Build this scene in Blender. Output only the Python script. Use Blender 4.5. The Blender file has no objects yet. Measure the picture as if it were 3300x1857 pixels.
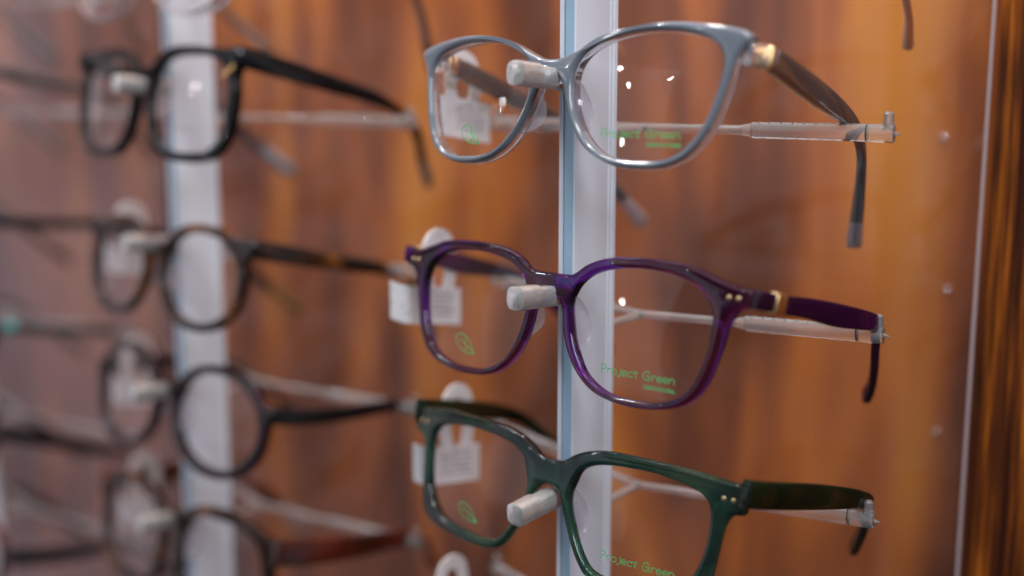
import bpy, math, random
from mathutils import Vector, Matrix
from mathutils.geometry import tessellate_polygon
random.seed(7)
MM = 0.001
H = 1.40                      # camera height; heights below are millimetres from it
sc = bpy.context.scene
COL = sc.collection
rad = math.radians

# ---------------------------------------------------------------- helpers
def link(o, parent=None):
    COL.objects.link(o)
    if parent: o.parent = parent
    return o
def mesh(name, verts, faces, mat, parent=None, smooth=True, mats=None, fmat=None, ang=40):
    me = bpy.data.meshes.new(name)
    me.from_pydata([tuple(v) for v in verts], [], faces)
    me.validate()
    for m in (mats or [mat]): me.materials.append(m)
    if fmat:
        for p, i in zip(me.polygons, fmat): p.material_index = i
    if smooth:
        me.polygons.foreach_set('use_smooth', [True]*len(me.polygons))
        try: me.set_sharp_from_angle(angle=rad(ang))
        except Exception: pass
    me.update()
    return link(bpy.data.objects.new(name, me), parent)
def thing(name, label, cat, loc=(0,0,0), rz=0.0, group=None):
    o = bpy.data.objects.new(name, None); COL.objects.link(o)
    o.empty_display_size = 0.01
    o.location = loc; o.rotation_euler = (0,0,rz)
    return tag(o, label, cat, group)
def tag(o, label, cat, group=None, kind=None):
    o['label'] = label; o['category'] = cat
    if group: o['group'] = group
    if kind: o['kind'] = kind
    return o
def catmull(pts, n=4, closed=False):
    pts = [Vector(p) for p in pts]; out = []; N = len(pts)
    for i in range(N if closed else N-1):
        p1, p2 = pts[i], pts[(i+1) % N]
        p0 = pts[(i-1) % N] if closed or i > 0 else p1*2-p2
        p3 = pts[(i+2) % N] if closed or i+2 < N else p2*2-p1
        # centripetal
        def kn(a, b): return max((a-b).length, 1e-9)**0.5
        t0 = 0; t1 = t0+kn(p0,p1); t2 = t1+kn(p1,p2); t3 = t2+kn(p2,p3)
        for k in range(n):
            t = t1+(t2-t1)*k/n
            A1 = p0*((t1-t)/(t1-t0))+p1*((t-t0)/(t1-t0)); A2 = p1*((t2-t)/(t2-t1))+p2*((t-t1)/(t2-t1)); A3 = p2*((t3-t)/(t3-t2))+p3*((t-t2)/(t3-t2))
            B1 = A1*((t2-t)/(t2-t0))+A2*((t-t0)/(t2-t0)); B2 = A2*((t3-t)/(t3-t1))+A3*((t-t1)/(t3-t1))
            out.append(B1*((t2-t)/(t2-t1))+B2*((t-t1)/(t2-t1)))
    if not closed: out.append(pts[-1])
    return out
def area(l): return sum(l[i][0]*l[(i+1)%len(l)][1]-l[(i+1)%len(l)][0]*l[i][1] for i in range(len(l)))/2
def inset(loop, d):           # CCW loop; positive d shrinks
    n = len(loop); out = []
    for i in range(n):
        t = loop[(i+1)%n]-loop[i-1]
        if t.length < 1e-9: t = Vector((1,0))
        t.normalize(); out.append(loop[i]+Vector((-t.y, t.x))*d)
    return out

# ---------------------------------------------------------------- materials
def newmat(name):
    m = bpy.data.materials.new(name); m.use_nodes = True
    nt = m.node_tree; nt.nodes.clear()
    return m, nt, nt.nodes.new('ShaderNodeOutputMaterial')
def N(nt, t, **kw):
    n = nt.nodes.new(t)
    for k, v in kw.items():
        if k in n.inputs.keys() if isinstance(k, str) else False: n.inputs[k].default_value = v
        else: setattr(n, k, v)
    return n
def principled(name, col, rough=.3, metal=0, trans=0, ior=1.49, coat=0, spec=.5, noise=None, sss=0, bump=None):
    m, nt, out = newmat(name)
    b = nt.nodes.new('ShaderNodeBsdfPrincipled')
    b.inputs['Base Color'].default_value = (*col, 1); b.inputs['Roughness'].default_value = rough
    b.inputs['Metallic'].default_value = metal; b.inputs['Transmission Weight'].default_value = trans
    b.inputs['IOR'].default_value = ior; b.inputs['Coat Weight'].default_value = coat
    b.inputs['Coat Roughness'].default_value = .03
    b.inputs['Specular IOR Level'].default_value = spec
    tc = nt.nodes.new('ShaderNodeTexCoord')
    if noise:                 # (scale, [(pos, colour)...], stretch)
        mp = nt.nodes.new('ShaderNodeMapping'); mp.inputs['Scale'].default_value = noise[2]
        nz = nt.nodes.new('ShaderNodeTexNoise'); nz.inputs['Scale'].default_value = noise[0]; nz.inputs['Detail'].default_value = 3
        rp = nt.nodes.new('ShaderNodeValToRGB'); rp.color_ramp.elements.remove(rp.color_ramp.elements[0])
        rp.color_ramp.elements[0].position = noise[1][0][0]; rp.color_ramp.elements[0].color = (*noise[1][0][1], 1)
        for p, c in noise[1][1:]:
            e = rp.color_ramp.elements.new(p); e.color = (*c, 1)
        nt.links.new(tc.outputs['Object'], mp.inputs[0]); nt.links.new(mp.outputs[0], nz.inputs['Vector'])
        nt.links.new(nz.outputs['Fac'], rp.inputs[0]); nt.links.new(rp.outputs[0], b.inputs['Base Color'])
    if bump:
        nz = nt.nodes.new('ShaderNodeTexNoise'); nz.inputs['Scale'].default_value = bump[0]; nz.inputs['Detail'].default_value = 4
        bp = nt.nodes.new('ShaderNodeBump'); bp.inputs['Strength'].default_value = bump[1]; bp.inputs['Distance'].default_value = bump[2]
        nt.links.new(tc.outputs['Object'], nz.inputs['Vector']); nt.links.new(nz.outputs['Fac'], bp.inputs['Height'])
        nt.links.new(bp.outputs[0], b.inputs['Normal'])
    if sss:
        b.inputs['Subsurface Weight'].default_value = sss; b.inputs['Subsurface Radius'].default_value = (.002,.002,.002); b.inputs['Subsurface Scale'].default_value = 1
    nt.links.new(b.outputs[0], out.inputs[0])
    return m
def absorb(m, col, density):
    nt = m.node_tree; va = nt.nodes.new('ShaderNodeVolumeAbsorption')
    va.inputs['Color'].default_value = (*col, 1); va.inputs['Density'].default_value = density
    out = [n for n in nt.nodes if n.type == 'OUTPUT_MATERIAL'][0]
    nt.links.new(va.outputs[0], out.inputs['Volume']); return m
def clear_sheet(name, tint=(1,1,1), f0=.04, haze=0.0, hazecol=(.8,.8,.8), rough=0.0, smudge=0.0, gl=(1,1,1)):
    """thin clear plastic: straight-through transparency, Fresnel gloss by angle, a trace of surface haze"""
    m, nt, out = newmat(name); L = nt.links
    tr = nt.nodes.new('ShaderNodeBsdfTransparent'); tr.inputs[0].default_value = (*tint, 1)
    go = nt.nodes.new('ShaderNodeBsdfGlossy'); go.inputs['Roughness'].default_value = rough; go.inputs[0].default_value = (*gl, 1)
    lw = nt.nodes.new('ShaderNodeLayerWeight'); lw.inputs['Blend'].default_value = .5
    pw = nt.nodes.new('ShaderNodeMath'); pw.operation = 'POWER'; pw.inputs[1].default_value = 5
    ma = nt.nodes.new('ShaderNodeMath'); ma.operation = 'MULTIPLY_ADD'; ma.inputs[1].default_value = 1-f0; ma.inputs[2].default_value = f0
    L.new(lw.outputs['Facing'], pw.inputs[0]); L.new(pw.outputs[0], ma.inputs[0])
    mx = nt.nodes.new('ShaderNodeMixShader'); L.new(ma.outputs[0], mx.inputs[0]); L.new(tr.outputs[0], mx.inputs[1]); L.new(go.outputs[0], mx.inputs[2])
    last = mx
    if haze:
        df = nt.nodes.new('ShaderNodeBsdfDiffuse'); df.inputs[0].default_value = (*hazecol, 1)
        m2 = nt.nodes.new('ShaderNodeMixShader'); m2.inputs[0].default_value = haze
        if smudge:
            tc = nt.nodes.new('ShaderNodeTexCoord'); nz = nt.nodes.new('ShaderNodeTexNoise'); nz.inputs['Scale'].default_value = 9; nz.inputs['Detail'].default_value = 2
            mr = nt.nodes.new('ShaderNodeMapRange'); mr.inputs[1].default_value = .3; mr.inputs[2].default_value = .7; mr.inputs[3].default_value = haze*(1-smudge); mr.inputs[4].default_value = haze*(1+smudge)
            L.new(tc.outputs['Object'], nz.inputs['Vector']); L.new(nz.outputs['Fac'], mr.inputs[0]); L.new(mr.outputs[0], m2.inputs[0])
        L.new(mx.outputs[0], m2.inputs[1]); L.new(df.outputs[0], m2.inputs[2]); last = m2
    L.new(last.outputs[0], out.inputs[0])
    return m

def wood(name, seed, bands, fine, blot, wf, wg, cols, rough=.5, spec=.12, zs=.22):
    m, nt, out = newmat(name); L = nt.links
    b = nt.nodes.new('ShaderNodeBsdfPrincipled'); b.inputs['Roughness'].default_value = rough
    b.inputs['Specular IOR Level'].default_value = spec
    tc = nt.nodes.new('ShaderNodeTexCoord')
    def noise(scale, stretch, det=3, dist=0.0, loc=(0,0,0)):
        mp = nt.nodes.new('ShaderNodeMapping'); mp.inputs['Scale'].default_value = stretch; mp.inputs['Location'].default_value = loc
        nz = nt.nodes.new('ShaderNodeTexNoise'); nz.inputs['Scale'].default_value = scale; nz.inputs['Detail'].default_value = det; nz.inputs['Distortion'].default_value = dist
        L.new(tc.outputs['Object'], mp.inputs[0]); L.new(mp.outputs[0], nz.inputs['Vector']); return nz
    a = noise(bands, (1.0,1,zs), 2, .9, (seed,0,1.7))
    f = noise(fine, (1,1,.04), 4, .2)
    g = noise(blot, (1,1,.6), 2, .8, (seed*.3,0,4))
    def mixv(x, y, wy):
        mt = nt.nodes.new('ShaderNodeMath'); mt.operation = 'MULTIPLY_ADD'; mt.inputs[1].default_value = wy
        s = nt.nodes.new('ShaderNodeMath'); s.operation = 'SUBTRACT'; s.inputs[1].default_value = .5
        L.new(y.outputs[0], s.inputs[0]); L.new(s.outputs[0], mt.inputs[0]); L.new(x.outputs[0], mt.inputs[2]); return mt
    v = mixv(mixv(a, f, wf), g, wg)
    rp = nt.nodes.new('ShaderNodeValToRGB'); cr = rp.color_ramp
    cr.elements[0].position = cols[0][0]; cr.elements[0].color = (*cols[0][1],1)
    cr.elements[1].position = cols[-1][0]; cr.elements[1].color = (*cols[-1][1],1)
    for p, c in cols[1:-1]:
        e = cr.elements.new(p); e.color = (*c, 1)
    L.new(v.outputs[0], rp.inputs[0]); L.new(rp.outputs[0], b.inputs['Base Color'])
    bp = nt.nodes.new('ShaderNodeBump'); bp.inputs['Strength'].default_value = .3; bp.inputs['Distance'].default_value = .0004
    L.new(f.outputs[0], bp.inputs['Height']); L.new(bp.outputs[0], b.inputs['Normal'])
    L.new(b.outputs[0], out.inputs[0]); return m

M = dict(
 wood=wood('wood', 3.1, 15, 300, 7, .12, .48, ((.33,(.15,.042,.013)),(.42,(.25,.068,.018)),(.50,(.40,.108,.022)),(.59,(.57,.165,.026)),(.72,(.78,.28,.036)))),
 post_wood=wood('post_wood', 7.7, 60, 420, 14, .75, .5, ((.34,(.030,.007,.002)),(.48,(.10,.024,.004)),(.58,(.24,.062,.005)),(.68,(.42,.125,.009)),(.80,(.62,.21,.018))), .4, .2, .05),
 panel=clear_sheet('clear_acrylic', (.97,.965,.965), .020, .013, (.62,.52,.54), .015, .5, (.95,.88,.95)),
 frosted=clear_sheet('milky_acrylic', (.93,.91,.92), .035, .11, (.50,.38,.38), .06, .25, (.95,.88,.95)),
 panel_edge=principled('acrylic_edge', (.62,.50,.50), .4),
 rail=principled('anodised_rail', (.74,.79,.87), .30, metal=0, coat=.35, bump=(220,.05,.0002)),
 blue_strip=principled('pale_blue_strip', (.36,.54,.70), .25),
 slot=principled('slot_gasket', (.03,.04,.045), .5),
 peg=principled('frosted_peg', (.80,.79,.78), .13, spec=.9, trans=.5, ior=1.45, noise=(190,[(.30,(.44,.43,.41)),(.70,(.56,.555,.54))],(1,1,1)), bump=(600,.5,.0004)),
 bar=principled('clear_bar', (1,1,1), .09, spec=.9, trans=.84, ior=1.46, bump=(260,.15,.0004)),
 grey=principled('slate_acetate', (.15,.175,.21), .07, spec=.85),
 crystal=principled('crystal_acetate', (.97,.93,.95), .05, trans=.92, ior=1.42),
 purple=absorb(principled('purple_acetate', (.9,.8,1), .045, trans=1, ior=1.49, spec=.8, noise=(22,[(.3,(.60,.35,.65)),(.7,(1,.85,1))],(1,1,1))), (.52,.0,.68), 760),
 purple_t=principled('plum_acetate', (.1,.005,.25), .10, trans=.0, ior=1.42, spec=.4, noise=(30,[(.38,(.010,.002,.008)),(.55,(.028,.003,.026)),(.75,(.08,.007,.10))],(1,.35,1))),
 green=absorb(principled('green_acetate', (.9,.8,1), .05, trans=.94, ior=1.49, spec=.8, noise=(30,[(.38,(.03,.07,.08)),(.52,(.16,.42,.32)),(.72,(.55,.85,.50))],(1,1,.8))), (.02,.58,.48), 820),
 green_t=principled('dark_green_acetate', (.01,.05,.02), .10, spec=.35, noise=(30,[(.4,(.005,.006,.003)),(.58,(.005,.014,.006)),(.75,(.008,.06,.022))],(1,.3,1))),
 brown_t=principled('smoky_brown_acetate', (.035,.022,.018), .10, spec=.5, trans=.35, noise=(40,[(.3,(.042,.037,.038)),(.7,(.10,.09,.092))],(1,.2,1))),
 lilac_tip=principled('lilac_tip', (.52,.44,.48), .10, trans=.7),
 black=principled('black_acetate', (.003,.003,.004), .12, spec=.4),
 tort=principled('dark_tortoise', (.03,.01,.004), .12, noise=(60,[(.4,(.008,.005,.005)),(.58,(.035,.012,.004)),(.7,(.22,.07,.012))],(1,1,1))),
 plumblack=principled('plum_black', (.012,.006,.012), .14, noise=(20,[(.4,(.004,.004,.006)),(.72,(.03,.003,.010))],(1,1,1))),
 brownred=principled('brown_acetate', (.09,.02,.006), .14, trans=.1, coat=.4, noise=(30,[(.4,(.030,.006,.003)),(.62,(.12,.014,.004)),(.75,(.26,.05,.012))],(1,1,1))),
 teal=principled('teal_acetate', (.01,.30,.30), .12, coat=.3),
 olive=principled('olive_tip', (.14,.075,.02), .2),
 silver=principled('silver_metal', (.75,.74,.74), .22, metal=1),
 gold=principled('gold_metal', (.80,.58,.30), .32, metal=1),
 wire=principled('gold_wire', (.60,.33,.13), .25, metal=1),
 tipclear=principled('clear_tip', (.75,.32,.14), .06, trans=.7),
 paper=principled('tag_paper', (.80,.76,.78), .5, noise=(300,[(.34,(.70,.68,.69)),(.42,(.88,.86,.87))],(1,.5,1))),
 print=principled('green_print', (.06,.46,.15), .5),
 greyprint=principled('grey_print', (.40,.38,.40), .5),
 lens=clear_sheet('demo_lens', (.975,.965,.97), .036, .010, (.8,.72,.72), 0.0),
 pad=clear_sheet('clear_pad', (.88,.88,.92), .09, .16, (.85,.85,.92), .05),
 steel=principled('screw_steel', (.85,.83,.87), .12, metal=1),
)

# ---------------------------------------------------------------- eyeglass builder
class Warp:                   # face curve + tilt of one front, local metres
    def __init__(s, bow, pitch, yaw, roll, y0=0, z0=0):
        s.b = bow; s.o = Vector((0, y0*MM, z0*MM))
        s.R = Matrix.Rotation(rad(yaw),3,'Z') @ Matrix.Rotation(rad(pitch),3,'X') @ Matrix.Rotation(rad(roll),3,'Y')
    def __call__(s, x, y, z):  # millimetres in
        return s.R @ Vector((x*MM, y*MM + s.b*(x*MM)**2, z*MM)) + s.o
def full_loop(half):          # half outline from (0,top) clockwise to (0,bottom) on x>0 -> closed CCW
    h = catmull([(p[0],p[1]) for p in half], 4)
    l = h + [Vector((-p.x, p.y)) for p in reversed(h[1:-1])]
    if area(l) < 0: l.reverse()
    return l
def hole_loop(pts, sx=1):
    l = catmull([(p[0]*sx,p[1]) for p in pts], 4, True)
    if area(l) < 0: l.reverse()
    return l
def front_layer(name, outer, holes, y0, y1, e, W, mat, parent, eb=None):
    """acetate sheet between depth y0 and y1 with rounded edges of radius e"""
    eb = e if eb is None else eb
    K = 4
    prof = [(e*(1-math.sin(k/K*math.pi/2)), y0+e*(1-math.cos(k/K*math.pi/2))) for k in range(K+1)]
    prof += [(eb*(1-math.sin((1-k/K)*math.pi/2)), y1-eb*(1-math.cos((1-k/K)*math.pi/2))) for k in range(K+1)]
    V = []; F = []; rings = []
    for loop, sgn in [(outer,1)]+[(h,-1) for h in holes]:
        lv = []
        for ins, y in prof:
            ii = []
            for p in inset(loop, ins*sgn): ii.append(len(V)); V.append(W(p.x, y, p.y))
            lv.append(ii)
        n = len(loop)
        for a, b in zip(lv[:-1], lv[1:]):
            for i in range(n):
                q = (a[i], b[i], b[(i+1)%n], a[(i+1)%n])
                F.append(q if sgn > 0 else q[::-1])
        rings.append(lv)
    for side in (0, -1):
        idx = []; poly = []
        for (loop, sgn), lv in zip([(outer,1)]+[(h,-1) for h in holes], rings):
            ins = prof[side][0]
            pts = inset(loop, ins*sgn); ids = lv[side]
            if sgn < 0: pts = pts[::-1]; ids = ids[::-1]
            poly.append([Vector((p.x, p.y, 0)) for p in pts]); idx += ids
        for t in tessellate_polygon(poly):
            a, b, c = (idx[i] for i in t)
            n = (V[b]-V[a]).cross(V[c]-V[a])
            want = -1 if side == 0 else 1
            if (n.y > 0) != (want > 0): a, c = c, a
            F.append((a,b,c))
    return mesh(name, V, F, mat, parent, ang=35)
def lens_sheet(loop, y, W, parent, sx):
    c = sum(loop, Vector((0,0)))/len(loop); V = []; F = []; R = 7; n = len(loop)
    V.append(W(c.x, y-1.2, c.y))
    for r in range(1, R+1):
        for p in loop:
            q = c+(p-c)*(r/R*1.006); V.append(W(q.x, y-1.2*(1-(r/R)**2), q.y))
    for i in range(n): F.append((0, 1+i, 1+(i+1)%n))
    for r in range(R-1):
        for i in range(n):
            a = 1+r*n; b = 1+(r+1)*n
            F.append((a+i, b+i, b+(i+1)%n, a+(i+1)%n))
    o = mesh('lens', V, F, M['lens'], parent, ang=180); return o, c
def lens_y(loop, c, y, q):    # depth of the lens surface at q (ratio towards the rim)
    best = 1e9
    d = q-c
    if d.length < 1e-6: return y-1.2
    rr = 1
    for p in loop:
        dd = p-c
        if dd.normalized().dot(d.normalized()) > .999: rr = d.length/dd.length
    return y-1.2*(1-min(rr,1)**2)
GLY = {'P':(.72,[[(.05,0),(.03,1)],[(0,1),(.38,.97),(.58,.78),(.45,.52),(.05,.42)]]),
 'r':(.52,[[(.05,0),(.05,.62)],[(.05,.38),(.2,.58),(.42,.6)]]),
 'o':(.66,[[(.3,.6),(.08,.48),(.03,.25),(.16,.02),(.36,0),(.55,.16),(.57,.42),(.42,.58),(.3,.6)]]),
 'j':(.52,[[(.38,.78),(.36,.05),(.22,-.16),(.0,-.1)]]),
 'e':(.64,[[(.08,.3),(.5,.34),(.46,.52),(.28,.62),(.08,.48),(.04,.2),(.2,.0),(.5,.08)]]),
 'c':(.60,[[(.5,.5),(.3,.62),(.06,.42),(.06,.14),(.24,0),(.5,.08)]]),
 't':(.62,[[(.27,.86),(.25,.08),(.38,0)],[(.02,.6),(.52,.62)]]),
 ' ':(.42,[]),
 'G':(.98,[[(.72,.80),(.5,1),(.22,.88),(.03,.5),(.12,.12),(.4,0),(.68,.16),(.74,.46),(.36,.44)],[(.74,.46),(.76,-.04)]]),
 'n':(.66,[[(.05,0),(.05,.6)],[(.05,.4),(.28,.6),(.5,.48),(.52,0)]])}
def ribbon(V, F, pts, w, fn):  # flat stroke on a surface; fn maps (x,z) to a point
    pts = catmull(pts, 3) if len(pts) > 2 else [Vector(p) for p in pts]
    base = len(V)
    for i, p in enumerate(pts):
        t = pts[min(i+1,len(pts)-1)]-pts[max(i-1,0)]
        if t.length < 1e-9: t = Vector((1,0))
        t.normalize(); n = Vector((-t.y,t.x))*w/2
        e = t*(w*.4)*(-1 if i == 0 else (1 if i == len(pts)-1 else 0))
        V.append(fn(p+n+e)); V.append(fn(p-n+e))
    for i in range(len(pts)-1):
        a = base+2*i; F.append((a,a+1,a+3,a+2))
def lens_text(loop, c, ly, W, parent, x0, x1, zb, cap, sub=True, mat='print'):
    V = []; F = []
    tot = sum(GLY[k][0] for k in 'Projec t Green'.replace('c t','ct').replace('j','j'))
    sx = (x1-x0)/tot
    fn = lambda p: W(p.x, lens_y(loop,c,ly,p)-.12, p.y)
    x = x0
    for k in 'Project Green':
        w, st = GLY[k]
        for s in st: ribbon(V, F, [(x+p[0]*sx, zb+p[1]*cap) for p in s], .33, fn)
        x += w*sx
    if sub:                    # tiny second line, only just a row of marks in the photo
        xs = x0+(x1-x0)*.60; rnd = random.Random(3)
        while xs < x1-.4:
            h = .75+rnd.random()*.25
            k = rnd.randrange(4)
            z = zb-cap*.92
            g = [[(0,0),(0,h),(.5,h*.5),(0,0),(.6,0)], [(0,h),(.3,h*.5),(.6,h)], [(0,0),(0,h),(.5,h)], [(.5,h),(0,h*.6),(.5,h*.4),(0,0)]][k]
            ribbon(V, F, [(xs+p[0], z+p[1]) for p in g], .24, fn)
            xs += .95
        ribbon(V, F, [(x0+(x1-x0)*.59, zb-cap*.99),(x1,zb-cap*.97)], .26, fn)
    mesh('lens_print', V, F, M[mat], parent, smooth=False)
def lens_leaf(loop, c, ly, W, parent, x0, z0, x1, z1, mat='print'):
    V = []; F = []
    fn = lambda p: W(p.x, lens_y(loop,c,ly,p)-.12, p.y)
    a = Vector((x0,z0)); b = Vector((x1,z1)); d = b-a; n = Vector((-d.y,d.x))
    P = lambda u,v: tuple(a+d*u+n*v)
    for s in ([(0,0),(.15,.17),(.5,.24),(.8,.12),(1,0)], [(0,0),(.1,-.15),(.45,-.23),(.78,-.13),(1,0)], [(.2,0),(.6,.02),(1,0)],
              [(.5,.01),(.38,.18)], [(.66,.01),(.55,-.16)]):
        ribbon(V, F, [P(*q) for q in s], .40, fn)
    mesh('lens_print', V, F, M[mat], parent, smooth=False)
def sweep(name, path, mat, parent, tipround=True, flat=2.6, mats=None, split=None, sub=5):
    """path: (x,y,z,height,thickness) mm; a rounded bar along it"""
    pts = catmull([Vector(p[:3]) for p in path], sub)
    hw = catmull([(p[3], p[4], 0) for p in path], sub)
    V = []; F = []; K = 14; fm = []
    pp = []; n = len(pts)
    for i in range(n):
        t = (pts[min(i+1,n-1)]-pts[max(i-1,0)]).normalized()
        s = t.cross(Vector((0,0,1)))
        if s.length < .15: s = Vector((1,0,0))
        s.normalize(); u = s.cross(t).normalized(); pp.append((pts[i], t, s, u, hw[i].x, hw[i].y))
    rings = []
    def ring(p, s, u, h, w, k=1.0, off=Vector((0,0,0))):
        ids = []
        for j in range(K):
            a = 2*math.pi*j/K; ca, sa = math.cos(a), math.sin(a)
            ex = 2/flat
            q = p+off+s*(abs(ca)**ex*math.copysign(1,ca)*w/2*k)+u*(abs(sa)**ex*math.copysign(1,sa)*h/2*k)
            ids.append(len(V)); V.append(q*MM)
        rings.append(ids)
    p, t, s, u, h, w = pp[0]; ring(p, s, u, h, w, .8, -t*.4)
    for p, t, s, u, h, w in pp: ring(p, s, u, h, w)
    p, t, s, u, h, w = pp[-1]
    if tipround:
        for q in (30, 55, 78): ring(p, s, u, h, w, math.cos(rad(q)), t*math.sin(rad(q))*min(h,5)*.5)
    else: ring(p, s, u, h, w, .8, t*.3)
    for i,(a, b) in enumerate(zip(rings[:-1], rings[1:])):
        for j in range(K):
            F.append((a[j], a[(j+1)%K], b[(j+1)%K], b[j])); fm.append(0 if split is None or i < split*sub+1 else 1)
    F.append(tuple(rings[0][::-1])); F.append(tuple(rings[-1])); fm += [0, 0 if split is None else 1]
    return mesh(name, V, F, mat, parent, mats=mats, fmat=fm if mats else None, ang=50)
def ball(name, c, r, mat, parent, sc3=(1,1,1), seg=12):
    V = []; F = []
    for i in range(seg//2+1):
        a = math.pi*i/(seg//2)
        for j in range(seg):
            b = 2*math.pi*j/seg
            V.append(Vector((c[0]+r*sc3[0]*math.sin(a)*math.cos(b), c[1]+r*sc3[1]*math.sin(a)*math.sin(b), c[2]+r*sc3[2]*math.cos(a)))*MM)
    for i in range(seg//2):
        for j in range(seg): F.append((i*seg+j, (i+1)*seg+j, (i+1)*seg+(j+1)%seg, i*seg+(j+1)%seg))
    return mesh(name, V, F, mat, parent)
def boxm(V, F, x0,x1,y0,y1,z0,z1):
    b = len(V)
    for z in (z0,z1):
        for x, y in ((x0,y0),(x1,y0),(x1,y1),(x0,y1)): V.append(Vector((x,y,z))*MM)
    F += [(b,b+3,b+2,b+1),(b+4,b+5,b+6,b+7),(b,b+1,b+5,b+4),(b+1,b+2,b+6,b+5),(b+2,b+3,b+7,b+6),(b+3,b,b+4,b+7)]
def mirror(path, tuck=3.4): return [(-p[0]+tuck,)+tuple(p[1:]) for p in path]
def nose_pads(inner, W, parent, mat, x=11.0, z0=-3, z1=-21, depth=9.5, y0=2.5):
    for sx in (1,-1):
        V = []; F = []; n = 16; m = 5
        for i in range(n+1):
            t = i/n; z = z0+(z1-z0)*t; b = math.sin(math.pi*t)**.7
            xe = x-1.8+ (t**1.5)*3.2
            for j in range(m+1):
                s = j/m
                V.append(W(sx*(xe+1.6-(s*1.2)*b+ .6*s*s), y0+depth*b*s, z-1.5*s*b))
        o = len(V)
        for i in range(n+1):
            t = i/n; z = z0+(z1-z0)*t; b = math.sin(math.pi*t)**.7
            xe = x-1.8+ (t**1.5)*3.2
            for j in range(m+1):
                s = j/m
                V.append(W(sx*(xe+.2-(s*1.0)*b+ .6*s*s), y0+depth*b*s*.97, z-1.5*s*b))
        q = m+1
        for i in range(n):
            for j in range(m):
                a = i*q+j; F.append((a,a+1,a+q+1,a+q)); F.append((o+a,o+a+q,o+a+q+1,o+a+1))
            F.append((i*q+m,o+i*q+m,o+(i+1)*q+m,(i+1)*q+m)); F.append((i*q,(i+1)*q,o+(i+1)*q,o+i*q))
        mesh('nose_pad', V, F, mat, parent, ang=60)

# ---- traced half outlines (mm, x to the wearer's left), top centre first
GREY_IN = [(9.6,-4),(9.9,0),(12.6,4.6),(18.6,8.5),(26.5,10.9),(36,12.1),(45,12.0),(53,11),(59.9,9),(64,6),(65.5,2.5),(65.5,-1.5),(64.4,-7),(62.7,-13),(61,-17.5),(58.2,-22.8),(53.6,-26.8),(47.2,-29),(39.5,-29.5),(31,-29),(24.3,-27.2),(18.8,-23.4),(14.3,-18),(11.4,-12.5),(10.0,-8)]
GREY_OUT = [(0,4.0),(5,4.5),(10,6.3),(18.5,9.9),(26.5,12.6),(37,14.3),(46,14.7),(55,14.2),(63.5,13.1),(69.5,12),(72.3,10.8),(73,8.8),(71.2,6.3),(69.2,3),(68.2,-.5),(67.2,-5),(65.8,-11),(63.3,-18),(59.5,-23.8),(54.5,-28.3),(47.5,-31.1),(38.5,-31.9),(30,-31.2),(22,-28.3),(16.5,-24.6),(12.2,-19.3),(9.3,-14.2),(7.3,-9.5),(5.7,-5.5),(3.3,-1.8),(0,-0.6)]
PUR_IN = [(9.7,-6.6),(10,-3.6),(11.7,0),(14.3,2.9),(17.7,5.1),(23,7),(30.6,8.3),(39,8.6),(47,7.9),(53.5,6.3),(58.5,3.3),(61.6,-.3),(62.9,-4.5),(62.6,-10.5),(61.8,-15.5),(60.3,-20.6),(57.8,-25.7),(54.5,-29.6),(49.8,-31.8),(43.5,-33.2),(36,-33.4),(28.8,-32.9),(22.7,-30.7),(17.9,-27.2),(14.5,-22.2),(12,-16.9),(10.6,-11.5)]
PUR_OUT = [(0,4.2),(5,4.1),(8.6,4.3),(10.8,5.4),(14.6,8.1),(19.5,10.1),(25,11.4),(32,12),(39.5,12.2),(48,11.9),(55.5,10.9),(61,9.2),(66.5,7.5),(72,6.3),(75.3,5.7),(76.1,4),(76,1.8),(74.8,.5),(71.8,-.6),(69.7,-3),(68.2,-6.5),(67.2,-11.5),(65.8,-16.5),(64,-22.5),(61.2,-27.6),(57.7,-31.1),(52.5,-33.7),(45.5,-35.3),(37,-35.9),(29,-35.3),(21.8,-33.3),(16.5,-30),(12,-25),(9,-19.8),(7.2,-14.5),(6.3,-9.5),(5.2,-6),(3.2,-3.6),(0,-2.8)]
GRN_IN = [(9.6,-7),(9.7,-3.5),(10.8,0),(12,3),(14,5),(18.3,7),(25,8.2),(32.5,8.7),(40,8.8),(47,8.1),(52.5,7.1),(56.7,5.6),(59.1,3),(60,-.2),(60.2,-4),(59.8,-10),(58.4,-16),(56.9,-19.5),(54,-23.3),(50.4,-26.2),(43.3,-27.7),(34.7,-28.6),(26.7,-28.6),(20.6,-27.2),(17,-23.6),(14,-18.7),(11.7,-13.6),(10.3,-9.8)]
GRN_OUT = [(0,5.5),(4,5.6),(6.4,6.8),(8.8,8.5),(12.9,10.5),(17.5,11.8),(23,12.6),(28.8,12.8),(36.5,12.9),(44.5,12.8),(52,12.6),(59.7,12),(66,11.4),(70,11.2),(70.8,10.2),(70.9,6),(70.8,2.6),(70,1.8),(67.3,1.3),(65.3,-1.2),(64.3,-5),(63.6,-11),(62.9,-17),(62.4,-21),(60.8,-25.7),(57.8,-28.6),(51.7,-30.8),(42.7,-31.6),(32.1,-32.1),(24.2,-31.6),(19,-29.8),(15.6,-26.5),(12.4,-21.7),(10,-17.1),(7.6,-11.7),(5.8,-7),(3,-4),(0,-3.2)]
def scl(l, s): return [(a*s, b*s) for a, b in l]

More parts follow.
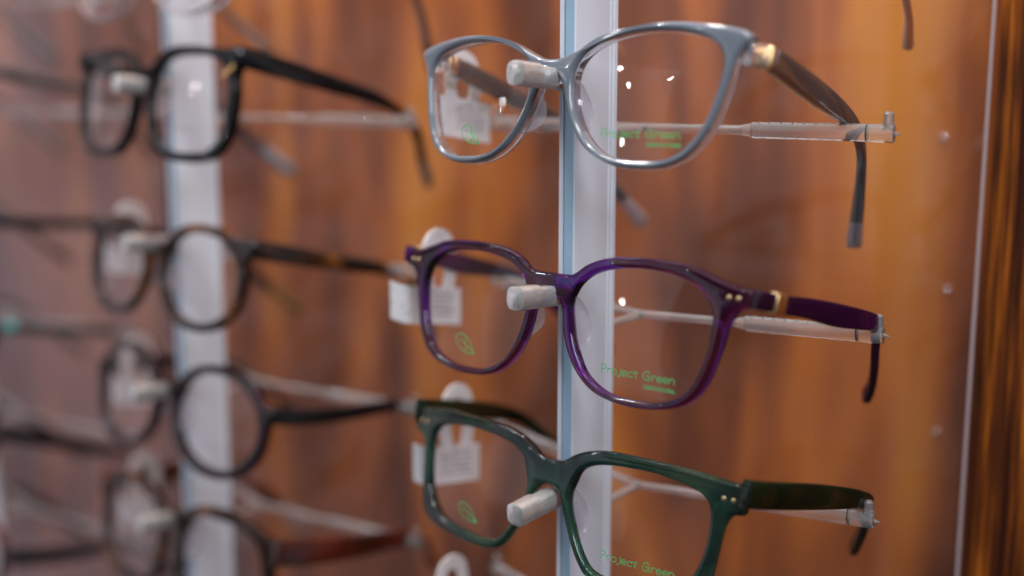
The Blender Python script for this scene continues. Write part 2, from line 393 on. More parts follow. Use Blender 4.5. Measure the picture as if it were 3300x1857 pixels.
ROWZ = {0:72.5, 1:6.6, 2:-66.7, 3:-135.7, 4:-205.0}
def eyewear(name_label, x, y, z, W, outer, inner, mats, group='eyeglasses on the display rails', detail=True, layers=None, tR=None, tL=None,
            e=1.6, th=4.3, printing=None, pads='pad', endpiece=None):
    root = thing('eyeglasses', name_label, 'eyeglasses', (x*MM, y*MM, H+z*MM), 0, group)
    oo = full_loop(outer); hi = [hole_loop(inner, 1), hole_loop(inner, -1)]
    if layers:
        front_layer('frame_front', oo, hi, 0, 2.1, 1.5, W, M[layers[0]], root, eb=.05)
        front_layer('frame_backing', inset(oo,-.12), [inset(h,.25) for h in hi], 2.15, 5.8, .05, W, M[layers[1]], root, eb=.8)
    else:
        front_layer('frame_front', oo, hi, 0, th, e, W, M[mats], root)
    ly = 2.4 if detail else 2.0
    for sx, h in ((1, hi[0]), (-1, hi[1])):
        o, c = lens_sheet(h, ly, W, root, sx)
        if printing:
            if sx > 0: lens_text(h, c, ly, W, o, *printing['text'])
            else: lens_leaf(h, c, ly, W, o, *printing['leaf'])
    if pads: nose_pads(inner, W, root, M[pads])
    return root

# ================================================================ the column in focus
G_EYE = 'eyeglasses displayed on the nearer rail'
# grey pair ------------------------------------------------------
W = Warp(1.2, -10.6, -2, -1)
g = eyewear('slate grey glasses with clear backing and smoky brown temples, above the purple pair', 0,0,ROWZ[1], W, GREY_OUT, GREY_IN, None, G_EYE,
            layers=('grey','crystal'), printing=dict(text=(23.4,53.4,-21.9,2.6), leaf=(-43.4,-19.0,-33.2,-24.8)))
z0 = ROWZ[1]
def T(path, z): return [(p[0],p[1],p[2]-z)+tuple(p[3:]) for p in path]
tp = [(75.6,15.6,8.9,7.4,3.6),(75.6,22,7.1,7.7,3.4),(75.2,38,1.8,8.3,3.2),(74.8,54,-3.6,7.9,3.2),(73.6,70,-9.0,6.0,3.2),(71.4,83,-14.6,5.0,3.2),(68.8,93,-22.5,4.2,3.4),(64.5,102,-35,4.2,4.0),(59,112,-48,5.4,5.0),(54.5,120,-58,6.8,6.0)]
for m_ in (0,1):
    p = T(tp, z0) if m_ == 0 else T([(a[0],a[1]+9*(1-a[1]/120))+tuple(a[2:]) for a in mirror(tp, 7)], z0)
    t = sweep('temple', p, M['brown_t'], g, flat=6, mats=[M['brown_t'], M['lilac_tip']], split=8)
    hp = [(72.6,6.8,10.6,6.8,4.6),(75.0,11.6,9.9,7.2,4.2)]; hp = T(hp if m_ == 0 else [(a[0],a[1]+9)+tuple(a[2:]) for a in mirror(hp, 7)], z0)
    sweep('hinge_block', hp, M['crystal'], t, tipround=False, flat=5)
    hp = [(75.3,12.6,9.6,7.2,4.1),(75.6,14.6,9.1,7.3,4.0)]; hp = T(hp if m_ == 0 else [(a[0],a[1]+9)+tuple(a[2:]) for a in mirror(hp, 7)], z0)
    sweep('gold_band', hp, M['gold'], t, tipround=False, flat=5)
    V = []; F = []; s_ = 1 if m_ == 0 else -1     # tiny gold lettering along the lower inside edge
    for k in range(15):
        yy = 22+k*1.9; zz = 7.4-(yy-22)*.345-4.1
        xx = s_*73.55
        boxm(V, F, xx-.1, xx+.1, yy, yy+.9, zz-z0-.5, zz-z0+.5)
    mesh('temple_print', V, F, M['gold'], t, smooth=False)
# purple pair ----------------------------------------------------
k = 1.028
W = Warp(.72, -8.6, -.3, -.6)
z0 = ROWZ[2]
g = eyewear('translucent purple glasses with two gold rivets per corner and gold banded temples', 0,0,z0, W, scl(PUR_OUT,k), scl(PUR_IN,k), 'purple', G_EYE,
            printing=dict(text=(24.5,53.4,-27.1,2.8), leaf=(-45.2,-23.5,-34.9,-29.2)), pads='pad')
def rivets(pts, W, g):
    for x_, z_ in pts:
        for s in (1,-1):
            c = W(s*x_, .05, z_)/MM
            ball('rivet', c, .92, M['gold'], g, (1,.35,1))
rivets([(70.1,2.9),(73.3,2.9)], W, g)
tp = [(79.0,4.5,-63.2,6.2,3.8),(81.2,10,-64.6,6.0,3.8)]
tq = [(82.3,15.4,-66.0,6.2,3.6),(84.2,28,-68.6,6.9,3.4),(86.3,43,-72.6,7.9,3.2),(88.2,56,-75.6,7.0,3.2),(88.2,68,-78.6,5.8,3.2),(85.4,77,-82.5,5.0,3.2),(81,86,-90,4.6,3.2),(75.5,98,-101,4.8,3.2),(69,110,-112,5.2,3.2),(65,115,-118,5.2,3.2)]
for m_ in (0,1):
    f_ = (lambda q: q) if m_ == 0 else mirror
    t = sweep('temple', T(f_(tq), z0), M['purple_t'], g, flat=6)
    sweep('hinge_block', T(f_(tp), z0), M['purple_t'], t, tipround=False, flat=5)
    sweep('gold_band', T(f_([(81.4,10.6,-64.8,6.9,4.2),(82.2,14.8,-65.8,7.0,4.1)]), z0), M['gold'], t, tipround=False, flat=5)
# green pair -----------------------------------------------------
k = 1.055
W = Warp(1.3, -10.1, 1.4, .3)
z0 = ROWZ[3]
g = eyewear('chunky marbled dark green square glasses with two bright gold rivets per corner', 0,0,z0, W, scl(GRN_OUT,k), scl(GRN_IN,k), 'green', G_EYE,
            th=4.4, printing=dict(text=(24.9,53.4,-23.9,2.9), leaf=(-43.9,-20.8,-33.8,-25.9)), pads='pad')
rivets([(67.6,6.4),(70.9,6.4)], W, g)
tq = [(76.2,6.5,-126.6,9.2,4.2),(78.5,14,-128.4,9.2,4.0),(82,34,-133.2,9.0,3.8),(85,52,-137.6,8.0,3.6),(86.3,66,-141.6,6.8,3.4),(85.2,78,-146.6,5.4,3.4),(80.5,87,-155,5.0,3.4),(74,97,-166,5.2,3.4),(66,108,-178,5.6,3.4)]
for m_ in (0,1):
    f_ = (lambda q: q) if m_ == 0 else mirror
    sweep('temple', T(f_(tq), z0), M['green_t'], g, flat=6)

# ================================================================ generic pairs (out of focus)
def superlens(cx, cz, a, h, n, taper=.12, K=28):
    out = []
    for i in range(K):
        t = 2*math.pi*i/K; c, s = math.cos(t), math.sin(t)
        x = a*abs(c)**(2/n)*math.copysign(1,c); z = h*abs(s)**(2/n)*math.copysign(1,s)
        if z < 0: x += -z*taper*(1 if x < 0 else -.5)*abs(x)/a
        out.append((cx+x, cz+z))
    return out
def outer_for(inner, w, hw, ez, eh, bz, bh, wt=None):
    """rim of width w round the lens, endpiece reaching hw at height ez (height eh), bridge at bz (height bh)"""
    l = hole_loop(inner); l = inset(l, -w)           # grown, CCW
    c = sum(l, Vector((0,0)))/len(l)
    l = l[::3]
    ang = lambda p: math.degrees(math.atan2(p.y-c.y, p.x-c.x)) % 360
    top = sorted([p for p in l if p.x > 5 and p.y > c.y], key=lambda p: p.x)
    bot = sorted([p for p in l if p.x > 4.5 and p.y <= c.y], key=lambda p: ang(p), reverse=True)   # right side down to the nose
    xr = max(p.x for p in l)
    top = [p for p in top if not (p.x < c.x and p.y < bz+bh*.5+.8)]
    top = [p for p in top if not (p.x > c.x and p.y < ez+eh/2)]
    bot = [p for p in bot if not (p.x < c.x and p.y > bz-bh*.5-.8)]
    bot = [p for p in bot]
    side = sorted([p for p in l if p.x > c.x and c.y < p.y < ez-eh/2-.6], key=lambda p: -p.y)
    r = [(0,bz+bh/2),(4,bz+bh/2+.2)] + [tuple(p) for p in top]
    r += [(hw-1.5,ez+eh/2),(hw-.3,ez+eh/2-.7),(hw,ez),(hw-.4,ez-eh/2+.6),(hw-1.8,ez-eh/2)]
    r += [tuple(p) for p in side]+[tuple(p) for p in bot]+[(3,bz-bh/2-.5),(0,bz-bh/2)]
    return r
def std_temple(hw, z, drop=0, h=6.5, tipx=49, bend=(67,94), splay=0):
    q = [(hw-.5,5,z,h,3.8),(hw+.3,20,z-4.2-drop*.1,h,3.4),(hw+.3,45,z-11.5-drop*.5,h*.9,3.2),(hw-.6,70,z-19-drop,h*.72,3.2),(hw-3,86,z-26-drop,4.2,3.2),(bend[0]-1,bend[1]+3,z-36-drop,max(4.5,h*.6),4),(58,108,z-49-drop,max(4.5,h*.65),4.6),(tipx,121,z-62-drop,max(5.5,h*.75),5)]
    return [(p[0]+splay*min(1,(p[1]-5)/75),)+tuple(p[1:]) for p in q]

def simple_pair(label, x, y, z, lens, w, hw, ez, eh, bz, bh, mat, tmat, group, tip=None, drop=0, h=6.5, bow=1.2, pitch=-9, yaw=0, pads=None, logo='greyprint', stripe=None, e=.8, splay=0):
    W = Warp(bow, pitch, yaw, 0)
    inner = superlens(*lens)
    root = thing('eyeglasses', label, 'eyeglasses', (x*MM, y*MM, H+z*MM), 0, group)
    oo = full_loop(outer_for(inner, w, hw, ez, eh, bz, bh)); hi = [hole_loop(inner, 1), hole_loop(inner, -1)]
    front_layer('frame_front', oo, hi, 0, 5.0, e, W, M[mat], root)
    for sx, hh in ((1, hi[0]), (-1, hi[1])):
        o, c = lens_sheet(hh, 2.2, W, root, sx)
        if sx > 0 and logo:   # a faint printed line low on the demo lens
            V = []; F = []; fn = lambda p: W(p.x, lens_y(hh,c,2.2,p)-.12, p.y)
            zz = c.y-lens[3]*.55
            for q in range(7): ribbon(V, F, [(c.x-9+q*2.6, zz),(c.x-8.2+q*2.6, zz+1.4),(c.x-7.4+q*2.6, zz)], .4, fn)
            mesh('lens_print', V, F, M[logo], o, smooth=False)
    nose_pads(inner, W, root, M['pad'], x=lens[0]-lens[2]+1, z0=bz-6, z1=bz-20)
    for s in (0,1):
        tq = std_temple(hw, ez, drop, h, splay=splay if s == 0 else 0)
        f_ = (lambda q: q) if s == 0 else mirror
        if tip: t = sweep('temple', f_(tq), M[tmat], root, mats=[M[tmat], M[tip]], split=6)
        else: t = sweep('temple', f_(tq), M[tmat], root)
        if stripe and s == 0:
            V = []; F = []
            boxm(V, F, hw+1.6+.2, hw+2.4, 17, 21, ez-7.0, ez-2.6); boxm(V, F, hw+1.6+.2, hw+2.4, 25, 29, ez-8.4, ez-4.2)
            mesh('temple_inlay', V, F, M['silver'], t, smooth=False)
    return root, W
XC2 = -250.0; XC3 = -528.0
G2 = 'eyeglasses on the blurred middle rail'
r, W = simple_pair('black glasses with a silver slash on the corner, out of focus at upper left', XC2,-4,ROWZ[1]-1, (36.0,-11.5,27.3,22.3,3.3,.20), 4.4, 70, 9.5, 8, 2.5, 5, 'black','black', G2, tip='grey', splay=20, h=9.5)
V = []; F = []                # slash of metal across the corner
fn = lambda p: W(p.x, -.5, p.y)
ribbon(V, F, [(60.0,1.0),(68.5,8.2)], 1.9, fn)
b0 = len(V); ribbon(V, F, [(60.0,1.0),(68.5,8.2)], 1.9, lambda p: W(p.x, .3, p.y))
mesh('metal_slash', V, F, M['wire'], r, smooth=False)
simple_pair('round tortoise glasses with a silver inlay on the temple, second row of the middle rail', XC2,-2,ROWZ[2]-5, (36.0,-15.0,27,21.3,2.25,.14), 4.0, 72, 1.5, 6.5, -4, 4.5, 'tort','tort', G2, tip='olive', splay=20, h=9, stripe=True, drop=-4)
simple_pair('round plum black glasses, third row of the middle rail', XC2,1,ROWZ[3]-3, (40,-17.5,29.6,22.8,2.15,.10), 4.3, 77, -9, 6, -6, 4.5, 'plumblack','black', G2, tip='black', splay=20, h=8, drop=-14)
simple_pair('large square red brown glasses at the bottom of the middle rail', XC2,0,ROWZ[4]-3, (40.0,-21.0,30,23.0,2.8,.12), 5.2, 80, -5, 9, -4, 5, 'tort','brownred', G2, tip='crystal', splay=20, h=13, drop=-12)
simple_pair('clear rimmed glasses cut off by the top edge above the middle rail', XC2,0,ROWZ[0]-6, (37.0,-8.0,30,22.5,2.5,.12), 2.4, 74, 6, 6, 2, 4, 'crystal','brown_t', G2, tip='black', splay=20, h=6)
# far column: only temples reach the picture
G3 = 'eyeglasses on the farthest rail'
simple_pair('brown glasses on the farthest rail, one temple entering at the left edge', XC3,0,ROWZ[1], (36,-8,29,21,2.5,.12), 2.6, 73, 8, 7, 2, 5, 'brown_t','brown_t', G3, h=9, splay=26, drop=-4)
simple_pair('black glasses on the farthest rail, straight black temple at the left edge', XC3,0,ROWZ[2], (36,-12,27,21,2.3,.12), 2.6, 72, -10, 6, -4, 5, 'black','black', G3, h=8, splay=26, drop=-12)
r, W = simple_pair('teal hinged dark glasses on the farthest rail at the left edge', XC3+13,0,ROWZ[3], (36,-12,27,21,2.3,.12), 2.6, 73, -5, 6, -4, 5, 'brown_t','brown_t', G3, h=8, splay=26, drop=-8)
ball('teal_hinge', (76.5,11,-6.5), 3.6, M['teal'], r, (.8,1,1))
simple_pair('black glasses low on the farthest rail at the left edge', XC3,0,ROWZ[4], (36,-12,28,21,2.6,.12), 2.6, 74, -6, 7, -4, 5, 'black','black', G3, h=10, splay=26, drop=4)
simple_pair('smoky glasses above the left edge, only a blurred brown arm in the top left corner', XC3,0,ROWZ[0]-4, (36,-10,29,21,2.5,.12), 3, 73, 10, 7, 2, 5, 'brown_t','brown_t', G3, h=10, splay=26, drop=-6)
simple_pair('dark red brown glasses at the bottom left corner, cut by the picture edge', XC3,0,ROWZ[4]-82, (36,-12,28,21,2.6,.12), 3.5, 74, -6, 8, -4, 5, 'brownred','black', G3, h=11, splay=26, drop=-14)
# near rail, rows cut by the frame
simple_pair('black glasses just below the green pair, only the top rim in view', 0,0,ROWZ[4]-7.5, (36,-14,29,21,2.5,.12), 3, 73, 6, 7, 4, 5, 'black','black', G_EYE, h=7)
# wire pair above the frame, one temple tip hangs into the picture
root = thing('eyeglasses', 'thin gold wire glasses whose temple tip hangs in at the top right', 'eyeglasses', (0,0,H+ROWZ[0]*MM), 0, G_EYE)
W = Warp(1.0, -9, 0, 0)
inner = superlens(34,-2,27,20,2.3)
oo = hole_loop(inner); 
for s in (1,-1):
    lp = hole_loop(inner, s)
    front_layer('rim', inset(lp,-1.0), [lp], 0, 1.2, .3, W, M['wire'], root)
    lens_sheet(lp, .6, W, root, s)
sweep('bridge', [(-7.5,.5,4,1.3,1.3),(0,-.6,6,1.3,1.3),(7.5,.5,4,1.3,1.3)], M['wire'], root, tipround=False, flat=2)
tq = [(61,3,5,1.6,1.2),(70,5,4,1.6,1.2),(75.5,12,2,1.6,1.2),(76,50,-9,1.5,1.2),(76,86,-19,1.4,1.2),(75.2,98,-25,1.3,1.2),(74,107,-33,1.4,1.2),(73,113,-39,1.4,1.2)]
for s in (0,1):
    f_ = (lambda q: q) if s == 0 else mirror
    t = sweep('temple', f_(tq), M['wire'], root, flat=2)
    sweep('temple_tip', f_([(75,100,-26.5,2.4,2.6),(73.6,110,-36,2.4,2.8),(72.2,119,-46,2.7,3.0),(70.2,124,-53.5,3.8,4.0),(69.4,126,-56.0,4.0,4.4)]), M['tipclear'], t, flat=2)

# ================================================================ rails with pegs and bars
def rail(x, label, rows, pegs, bars, ztop=150, zbot=-420, end=(91,70)):
    root = thing('display_rail', label, 'display rail', (x*MM, 0, H), 0, 'upright display rails')
    sec = [(-4.0,10.0),(-2.3,10.0),(-2.3,13.0),(-1.4,13.0),(-1.4,10.0),(2.5,10.0),(2.9,10.35),
           (3.15,13),(3.38,16),(3.5,19),(3.48,22),(3.3,25),(3.05,27.5),(2.9,29.0),(2.5,29.2),(2.5,29.7),(2.9,29.9),(2.9,31.1),(2.5,31.3),(2.5,31.9),(2.9,32.1),(2.9,33.8),(2.6,34.2),(-4.0,34.2),(-4.3,33.8),(-4.3,10.3)]
    n = len(sec); V = [Vector((a,b,zbot))*MM for a,b in sec]+[Vector((a,b,ztop))*MM for a,b in sec]
    F = [(i,(i+1)%n,n+(i+1)%n,n+i) for i in range(n)]
    for pl, o_, fl in ((V[:n],0,True),(V[n:],n,False)):
        for t in tessellate_polygon([[Vector((p.x,p.y,0)) for p in pl]]):
            F.append(tuple(o_+i for i in (t if not fl else t[::-1])))
    mesh('rail_body', V, F, M['rail'], root, ang=20)
    V = []; F = []; boxm(V, F, -2.27,-1.43, 12.0, 12.9, zbot+1, ztop-1)
    mesh('slot_strip', V, F, M['slot'], root, smooth=False)
    V = []; F = []; boxm(V, F, -1.3,2.35, 9.75, 10.2, zbot+1, ztop-1)
    mesh('front_strip', V, F, M['blue_strip'], root, smooth=False)
    for (zt, zr, xt) in pegs:
        p = [(xt,-17.5,zt,8.2,8.0),(xt*.9,-13,zt+(zr-zt)*.16,8.4,8.2),(xt*.7,-7.8,zt+(zr-zt)*.35,8.4,8.2)]
        q = [(xt*.68,-7.4,zt+(zr-zt)*.36-.3,7.4,7.2),(xt*.4,0,zt+(zr-zt)*.6-.3,7.4,7.0),(0,9.6,zr-.3,7.4,6.6)]
        V0 = sweep('nose_peg', p, M['peg'], root, tipround=False, flat=3.0)
        s = sweep('peg_neck', q, M['peg'], V0, tipround=False, flat=4.0)
    for (zj, ze) in bars:
        V = []; F = []
        def rod(a, b, r0, r1, K=10, tall=1.0):
            a = Vector(a); b = Vector(b); t = (b-a).normalized(); s = t.cross(Vector((0,0,1)))
            if s.length < .1: s = Vector((1,0,0))
            s.normalize(); u = s.cross(t); base = len(V)
            for p, r_ in ((a,r0),(b,r1)):
                for j in range(K):
                    g_ = 2*math.pi*(j+.5)/K; V.append((p+s*math.cos(g_)*r_+u*math.sin(g_)*r_*tall)*MM)
            for j in range(K): F.append((base+j,base+(j+1)%K,base+K+(j+1)%K,base+K+j)[::-1])
            F.append(tuple(range(base,base+K))); F.append(tuple(range(base+2*K-1,base+K-1,-1)))
        J = Vector((0,55,zj))
        rod((0,34.4,zj-1.0), J, 1.5, 1.5); 
        for s_ in (1,-1):
            E = Vector((s_*end[0],end[1],ze)); P = lambda t: J+(E-J)*t
            rod(J, P(.42), 1.55, 1.55)
            rod(P(.42)+Vector((0,0,0)), P(.46), 1.6, 2.1, tall=1.15)
            rod(P(.46), P(.90), 2.1, 2.2, tall=1.35)
            rod(P(.905), P(1.0), 2.2, 2.3, tall=1.35)
            for q in range(9):       # shallow ridges that stop the temple sliding
                c = P(.49+q*.045)+Vector((0,0,2.62)); rod(c+Vector((0,-1.1,0)), c+Vector((0,1.1,0)), .34, .34, 6)
            rod(P(.978)+Vector((0,0,1)), P(.978)+Vector((0,0,6.6)), 1.9, 1.7); rod(P(.978)+Vector((0,0,6.6)), P(.978)+Vector((0,0,7.3)), 1.7, .9)
            rod(P(1.0), P(1.022)+Vector((0,0,-.3)), .8, .3, 6)
        mesh('cross_bar', V, F, M['bar'], root, ang=35)
    return root
pegs1 = [(5.6,3.2,0),(-69.4,-71.0,0),(-146.0,-143.6,0),(-211,-212,0),(78,75,0)]
bars1 = [(-13.8,-14.3),(-85,-83.0),(-153.4,-149.6),(-222,-218),(56,54)]
rail(0, 'sharp pale rail with a dark slot, carrying the grey, purple and green glasses', 5, pegs1, bars1)
pegs2 = [(3,1,0),(-72,-74,0),(-146,-148,0),(-213,-215,0),(76,73,0)]
bars2 = [(-14,-15),(-85,-86),(-153,-154),(-222,-222),(56,54)]
rail(XC2, 'blurred pale rail behind the black and tortoise glasses at left', 5, pegs2, bars2, end=(105,74))
rail(XC3, 'farthest rail just outside the left edge, only its bar ends in view', 5, pegs2+[(-280,-282,0)], bars2+[(-291,-291)], end=(130,74))

# ================================================================ acrylic panel and wood wall
V = []; F = []
boxm(V, F, -476, 91, 150, 154, -620, 330)
p = mesh('acrylic_panel', V, F, M['panel'], None, smooth=False, mats=[M['panel'], M['panel_edge']], fmat=[0]*6)
p.data.polygons[3].material_index = 1
p.location = (0,0,H); tag(p, 'large clear acrylic sheet behind the sharp glasses, its right edge a pale upright line', 'acrylic panel')
V = []; F = []
boxm(V, F, -1300, -480, 150, 154, -620, 330)
p = mesh('acrylic_panel', V, F, M['frosted'], None, smooth=False, mats=[M['frosted'], M['slot']], fmat=[0]*6)
p.data.polygons[3].material_index = 1
p.location = (0,0,H); tag(p, 'milky acrylic sheet left of the blurred rail, greying the wood behind it', 'acrylic panel')
V = []; F = []
boxm(V, F, -2400, 1200, 226, 246, -1400, 1100)
w = mesh('wall', V, F, M['wood'], None, smooth=False); w.location = (0,0,H); tag(w, 'glossy orange brown wood wall with dark vertical grain', 'wall', kind='structure')
V = []; F = []
boxm(V, F, 93.5, 520, 153.5, 190, -620, 330)
w = mesh('wood_post', V, F, M['post_wood'], None, smooth=False); w.location = (0,0,H); tag(w, 'dark fine grained wood board right of the clear sheet, at the right edge', 'wood post')
for i, ((sx_, sz_), lb) in enumerate(zip([(44.4,-21.7),(50.7,-91.3),(49.6,-159.5)],
        ['shiny screw head on the wood wall right of the grey glasses','shiny screw head on the wood wall right of the purple glasses','shiny screw head on the wood wall above the green temple'])):
    r_ = thing('wall_screw', lb, 'screw', (sx_*MM, .2258, H+sz_*MM), 0, 'screws in the wood wall')
    ball('screw_head', (0,0,0), 1.5, M['steel'], r_, (1,.5,1), 16)
    V = []; F = []; boxm(V, F, -1.0,1.0,-.95,-.75,-.15,.15); mesh('screw_slot', V, F, M['slot'], r_, smooth=False)

# ================================================================ price tags hanging on the far temples
def price_tag(label, x, y, z, yt, zt, w=33, h=15.5, slope=-.16, yaw=0, curl=1.0, show=True):
    """body centre (x,y,z); loop hooks over the temple at (yt,zt)"""
    r_ = thing('price_tag', label, 'price tag', (x*MM, y*MM, H+z*MM), rad(yaw), 'white price tags')
    V = []; F = []; n = 14; m = 5
    def P(u, v, off):   # u along y, v up; the leading end curls round towards the viewer
        yy = (u-.5)*w; c = max(0, .22-u)/.22
        return Vector((-off-curl*9*c*c, yy+6*c*c*curl, (v-.5)*h+slope*yy))*MM
    for off in (0,.35):
        for i in range(n+1):
            for j in range(m+1): V.append(P(i/n, j/m, off))
    q = m+1; o = (n+1)*q
    for i in range(n):
        for j in range(m):
            a = i*q+j; F.append((a,a+q,a+q+1,a+1)); F.append((o+a,o+a+1,o+a+q+1,o+a+q))
    for i in range(n): F.append((i*q,o+i*q,o+(i+1)*q,(i+1)*q)); F.append((i*q+m,(i+1)*q+m,o+(i+1)*q+m,o+i*q+m))
    for j in range(m): F.append((j,j+1,o+j+1,o+j)); F.append((n*q+j,o+n*q+j,o+n*q+j+1,n*q+j+1))
    mesh('tag_body', V, F, M['paper'], r_)
    V = []; F = []; rnd = random.Random(int(abs(z)))
    for k in range(5):         # faint grey printing
        y0_ = -w*.12
        while y0_ < w*.34:
            l_ = .8+rnd.random()*2.2; zc = h*.30-k*h*.14
            b = len(V)
            for yy, zz in ((y0_,zc),(y0_+l_,zc),(y0_+l_,zc+.9),(y0_,zc+.9)): V.append(Vector((.06, yy, zz+slope*yy))*MM)
            F.append((b,b+1,b+2,b+3)); y0_ += l_+.7
    mesh('tag_print', V, F, M['greyprint'], r_, smooth=False)
    # loop: a flat band from the body up over the temple and down again
    dy = yt-y; dz = zt-z
    c = [(-5,h*.30),(-6.8,dz*.5+3),(-7,dz),(-5,dz+7.0),(0,dz+9.2),(4.8,dz+6.8),(6.8,dz-1),(6.6,dz*.5+2),(5,h*.28)]
    V = []; F = []; pts = catmull([(dy+a, b) for a, b in c], 5)
    for i, p_ in enumerate(pts):
        t = (pts[min(i+1,len(pts)-1)]-pts[max(i-1,0)]).normalized(); nn = Vector((-t.y,t.x))*3.0
        for off in (-.32,.32):
            for sgn in (1,-1): V.append(Vector((off-.175, p_.x+nn.x*sgn, p_.y+nn.y*sgn))*MM)
    for i in range(len(pts)-1):
        a = 4*i; b = a+4
        F += [(a,a+1,b+1,b),(a+2,b+2,b+3,a+3),(a,b,b+2,a+2),(a+1,a+3,b+3,b+1)]
    mesh('tag_loop', V, F, M['paper'], r_)
    return r_
price_tag('white looped price tag on the grey pair, seen through its far lens', -75,35,-11.5, 35,3.5, w=31, h=16, curl=.25)
price_tag('white price tag curling out beside the purple frame', -82,21,-87, 27,-68, w=37, h=15.5, curl=1.1)
price_tag('white price tag behind the far lens of the green pair', -79,29,-156, 34,-134, w=37, h=16.5, curl=.8)
price_tag('white tag loop poking up at the bottom edge below the green pair', -76,27,-224, 27,-207, w=34, h=16)
for lb, z_, zt_ in (('blurred white tag beside the tortoise pair on the middle rail',-92,-72),('blurred white tag behind the plum black pair on the middle rail',-166,-146),('blurred white tag behind the square brown pair on the middle rail',-236,-214)):
    price_tag(lb, XC2-72, 26, z_, 28, zt_, w=30, h=14)

# ================================================================ light, world, camera
def area_lamp(name, loc, target, size, power, col, sy=None):
    d = bpy.data.lights.new(name, 'AREA'); d.energy = power; d.color = col; d.size = size
    if sy: d.shape = 'RECTANGLE'; d.size_y = sy
    o = bpy.data.objects.new(name, d); COL.objects.link(o); o.location = loc
    o.rotation_euler = (Vector(target)-Vector(loc)).to_track_quat('-Z','Y').to_euler(); return o
def bulb(name, loc, power, col, r=.018):
    d = bpy.data.lights.new(name, 'POINT'); d.energy = power; d.color = col; d.shadow_soft_size = r
    o = bpy.data.objects.new(name, d); COL.objects.link(o); o.location = loc; return o
for bx, by, bz, bp, bc in ((.42,-.42,1.12,11,(1,.94,.86)), (.07,.0,1.10,15,(1,.96,.90)), (-.60,-.05,1.02,16,(1,.98,.96)), (-.32,.14,1.06,9,(1,.97,.93)), (-1.05,-.5,1.0,5,(.92,.97,1))):
    bulb('ceiling_spot', (bx,by,H+bz), bp*1.6, bc, .032 if bx < .4 else .11)
for bx, by, bz in ((-1.35,-1.95,.80), (-1.75,-2.2,1.15), (-1.0,-2.3,.95), (-2.2,-1.9,.65), (-1.5,-2.3,.35)):
    bulb('far_spot', (bx,by,H+bz), 2.6, (1,.98,.97), .017)
area_lamp('ceiling_panel', (-.62,.03,H+1.08), (0,.0,H), .42, 5, (.97,.98,1), .42)
area_lamp('ceiling_panel', (.06,-.02,H+1.15), (0,.0,H-.05), .26, 3, (1,.96,.92), .26)
area_lamp('ceiling_panel', (.0,-.75,H+1.3), (-.1,.2,H-.1), .9, 3, (1,.95,.90), .9)
area_lamp('front_fill', (-.85,-1.25,H+.15), (0,.1,H-.08), .7, 1.3, (.72,.88,1), 1.0)  # unseen soft lamp added to cool the rail fronts and frame faces
area_lamp('right_fill', (.72,-.42,H+.55), (0,.05,H-.02), .5, 7.5, (.86,.91,1), .5)  # added fill from the right, brightens the rail sides and acrylic edge

wd = bpy.data.worlds.new('World'); sc.world = wd; wd.use_nodes = True
nt = wd.node_tree; nt.nodes.clear(); L = nt.links
out = nt.nodes.new('ShaderNodeOutputWorld'); bg = nt.nodes.new('ShaderNodeBackground')
tc = nt.nodes.new('ShaderNodeTexCoord')
sep = nt.nodes.new('ShaderNodeSeparateXYZ'); L.new(tc.outputs['Generated'], sep.inputs[0])
# brighter lilac surroundings to the left, dimmer neutral grey to the right
mrx = nt.nodes.new('ShaderNodeMapRange'); mrx.inputs[1].default_value = -1; mrx.inputs[2].default_value = 1; L.new(sep.outputs['X'], mrx.inputs[0])
rx = nt.nodes.new('ShaderNodeValToRGB'); L.new(mrx.outputs[0], rx.inputs[0])
rx.color_ramp.elements[0].color = (1.0,.88,.96,1); rx.color_ramp.elements[1].color = (.24,.22,.24,1)
for p_, c_ in ((.09,(.78,.69,.76)), (.18,(.34,.31,.35)), (.34,(.20,.20,.23)), (.62,(.18,.18,.20))):
    e = rx.color_ramp.elements.new(p_); e.color = (*c_, 1)
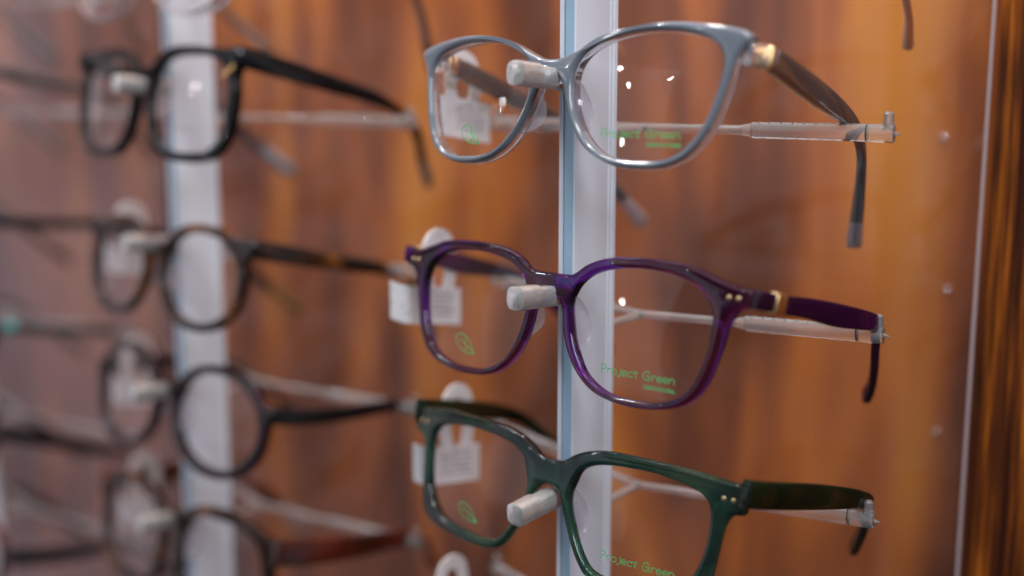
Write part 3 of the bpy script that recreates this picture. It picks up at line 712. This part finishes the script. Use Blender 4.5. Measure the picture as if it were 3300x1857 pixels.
# furniture and shelves of the room as soft patches
nz = nt.nodes.new('ShaderNodeTexNoise'); nz.inputs['Scale'].default_value = 3.2; nz.inputs['Detail'].default_value = 2; nz.inputs['Distortion'].default_value = .4
L.new(tc.outputs['Generated'], nz.inputs['Vector'])
mr = nt.nodes.new('ShaderNodeMapRange'); mr.inputs[1].default_value = .44; mr.inputs[2].default_value = .56; mr.inputs[3].default_value = .22; mr.inputs[4].default_value = 1.2
L.new(nz.outputs['Fac'], mr.inputs[0])
# darker floor, lighter ceiling
mz = nt.nodes.new('ShaderNodeMapRange'); mz.inputs[1].default_value = -.6; mz.inputs[2].default_value = .7; mz.inputs[3].default_value = .45; mz.inputs[4].default_value = 1.15
L.new(sep.outputs['Z'], mz.inputs[0])
mu = nt.nodes.new('ShaderNodeMath'); mu.operation = 'MULTIPLY'; L.new(mr.outputs[0], mu.inputs[0]); L.new(mz.outputs[0], mu.inputs[1])
L.new(rx.outputs[0], bg.inputs[0]); L.new(mu.outputs[0], bg.inputs[1]); L.new(bg.outputs[0], out.inputs[0])

cam = bpy.data.cameras.new('camera'); co = bpy.data.objects.new('camera', cam); COL.objects.link(co)
HD = rad(42.0); PIT = math.atan2(638, 3817)
fwd = Vector((-math.sin(HD)*math.cos(PIT), math.cos(HD)*math.cos(PIT), -math.sin(PIT)))
co.location = (.2625, -.3107, H)
co.rotation_euler = fwd.to_track_quat('-Z','Y').to_euler()
cam.sensor_width = 36; cam.lens = 3817/3300*36
cam.clip_start = .01; cam.clip_end = 50
cam.dof.use_dof = True; cam.dof.focus_distance = .408; cam.dof.aperture_fstop = 2.65
sc.camera = co
sc.view_settings.view_transform = 'Standard'; sc.view_settings.look = 'None'; sc.view_settings.exposure = 0; sc.view_settings.gamma = 1
sc.render.engine = 'CYCLES'
cy = sc.cycles
cy.use_denoising = True; cy.max_bounces = 12; cy.transparent_max_bounces = 24; cy.transmission_bounces = 10; cy.glossy_bounces = 5; cy.diffuse_bounces = 3
cy.caustics_reflective = False; cy.caustics_refractive = False; cy.sample_clamp_indirect = 6
sc.render.resolution_x = 1024; sc.render.resolution_y = 576
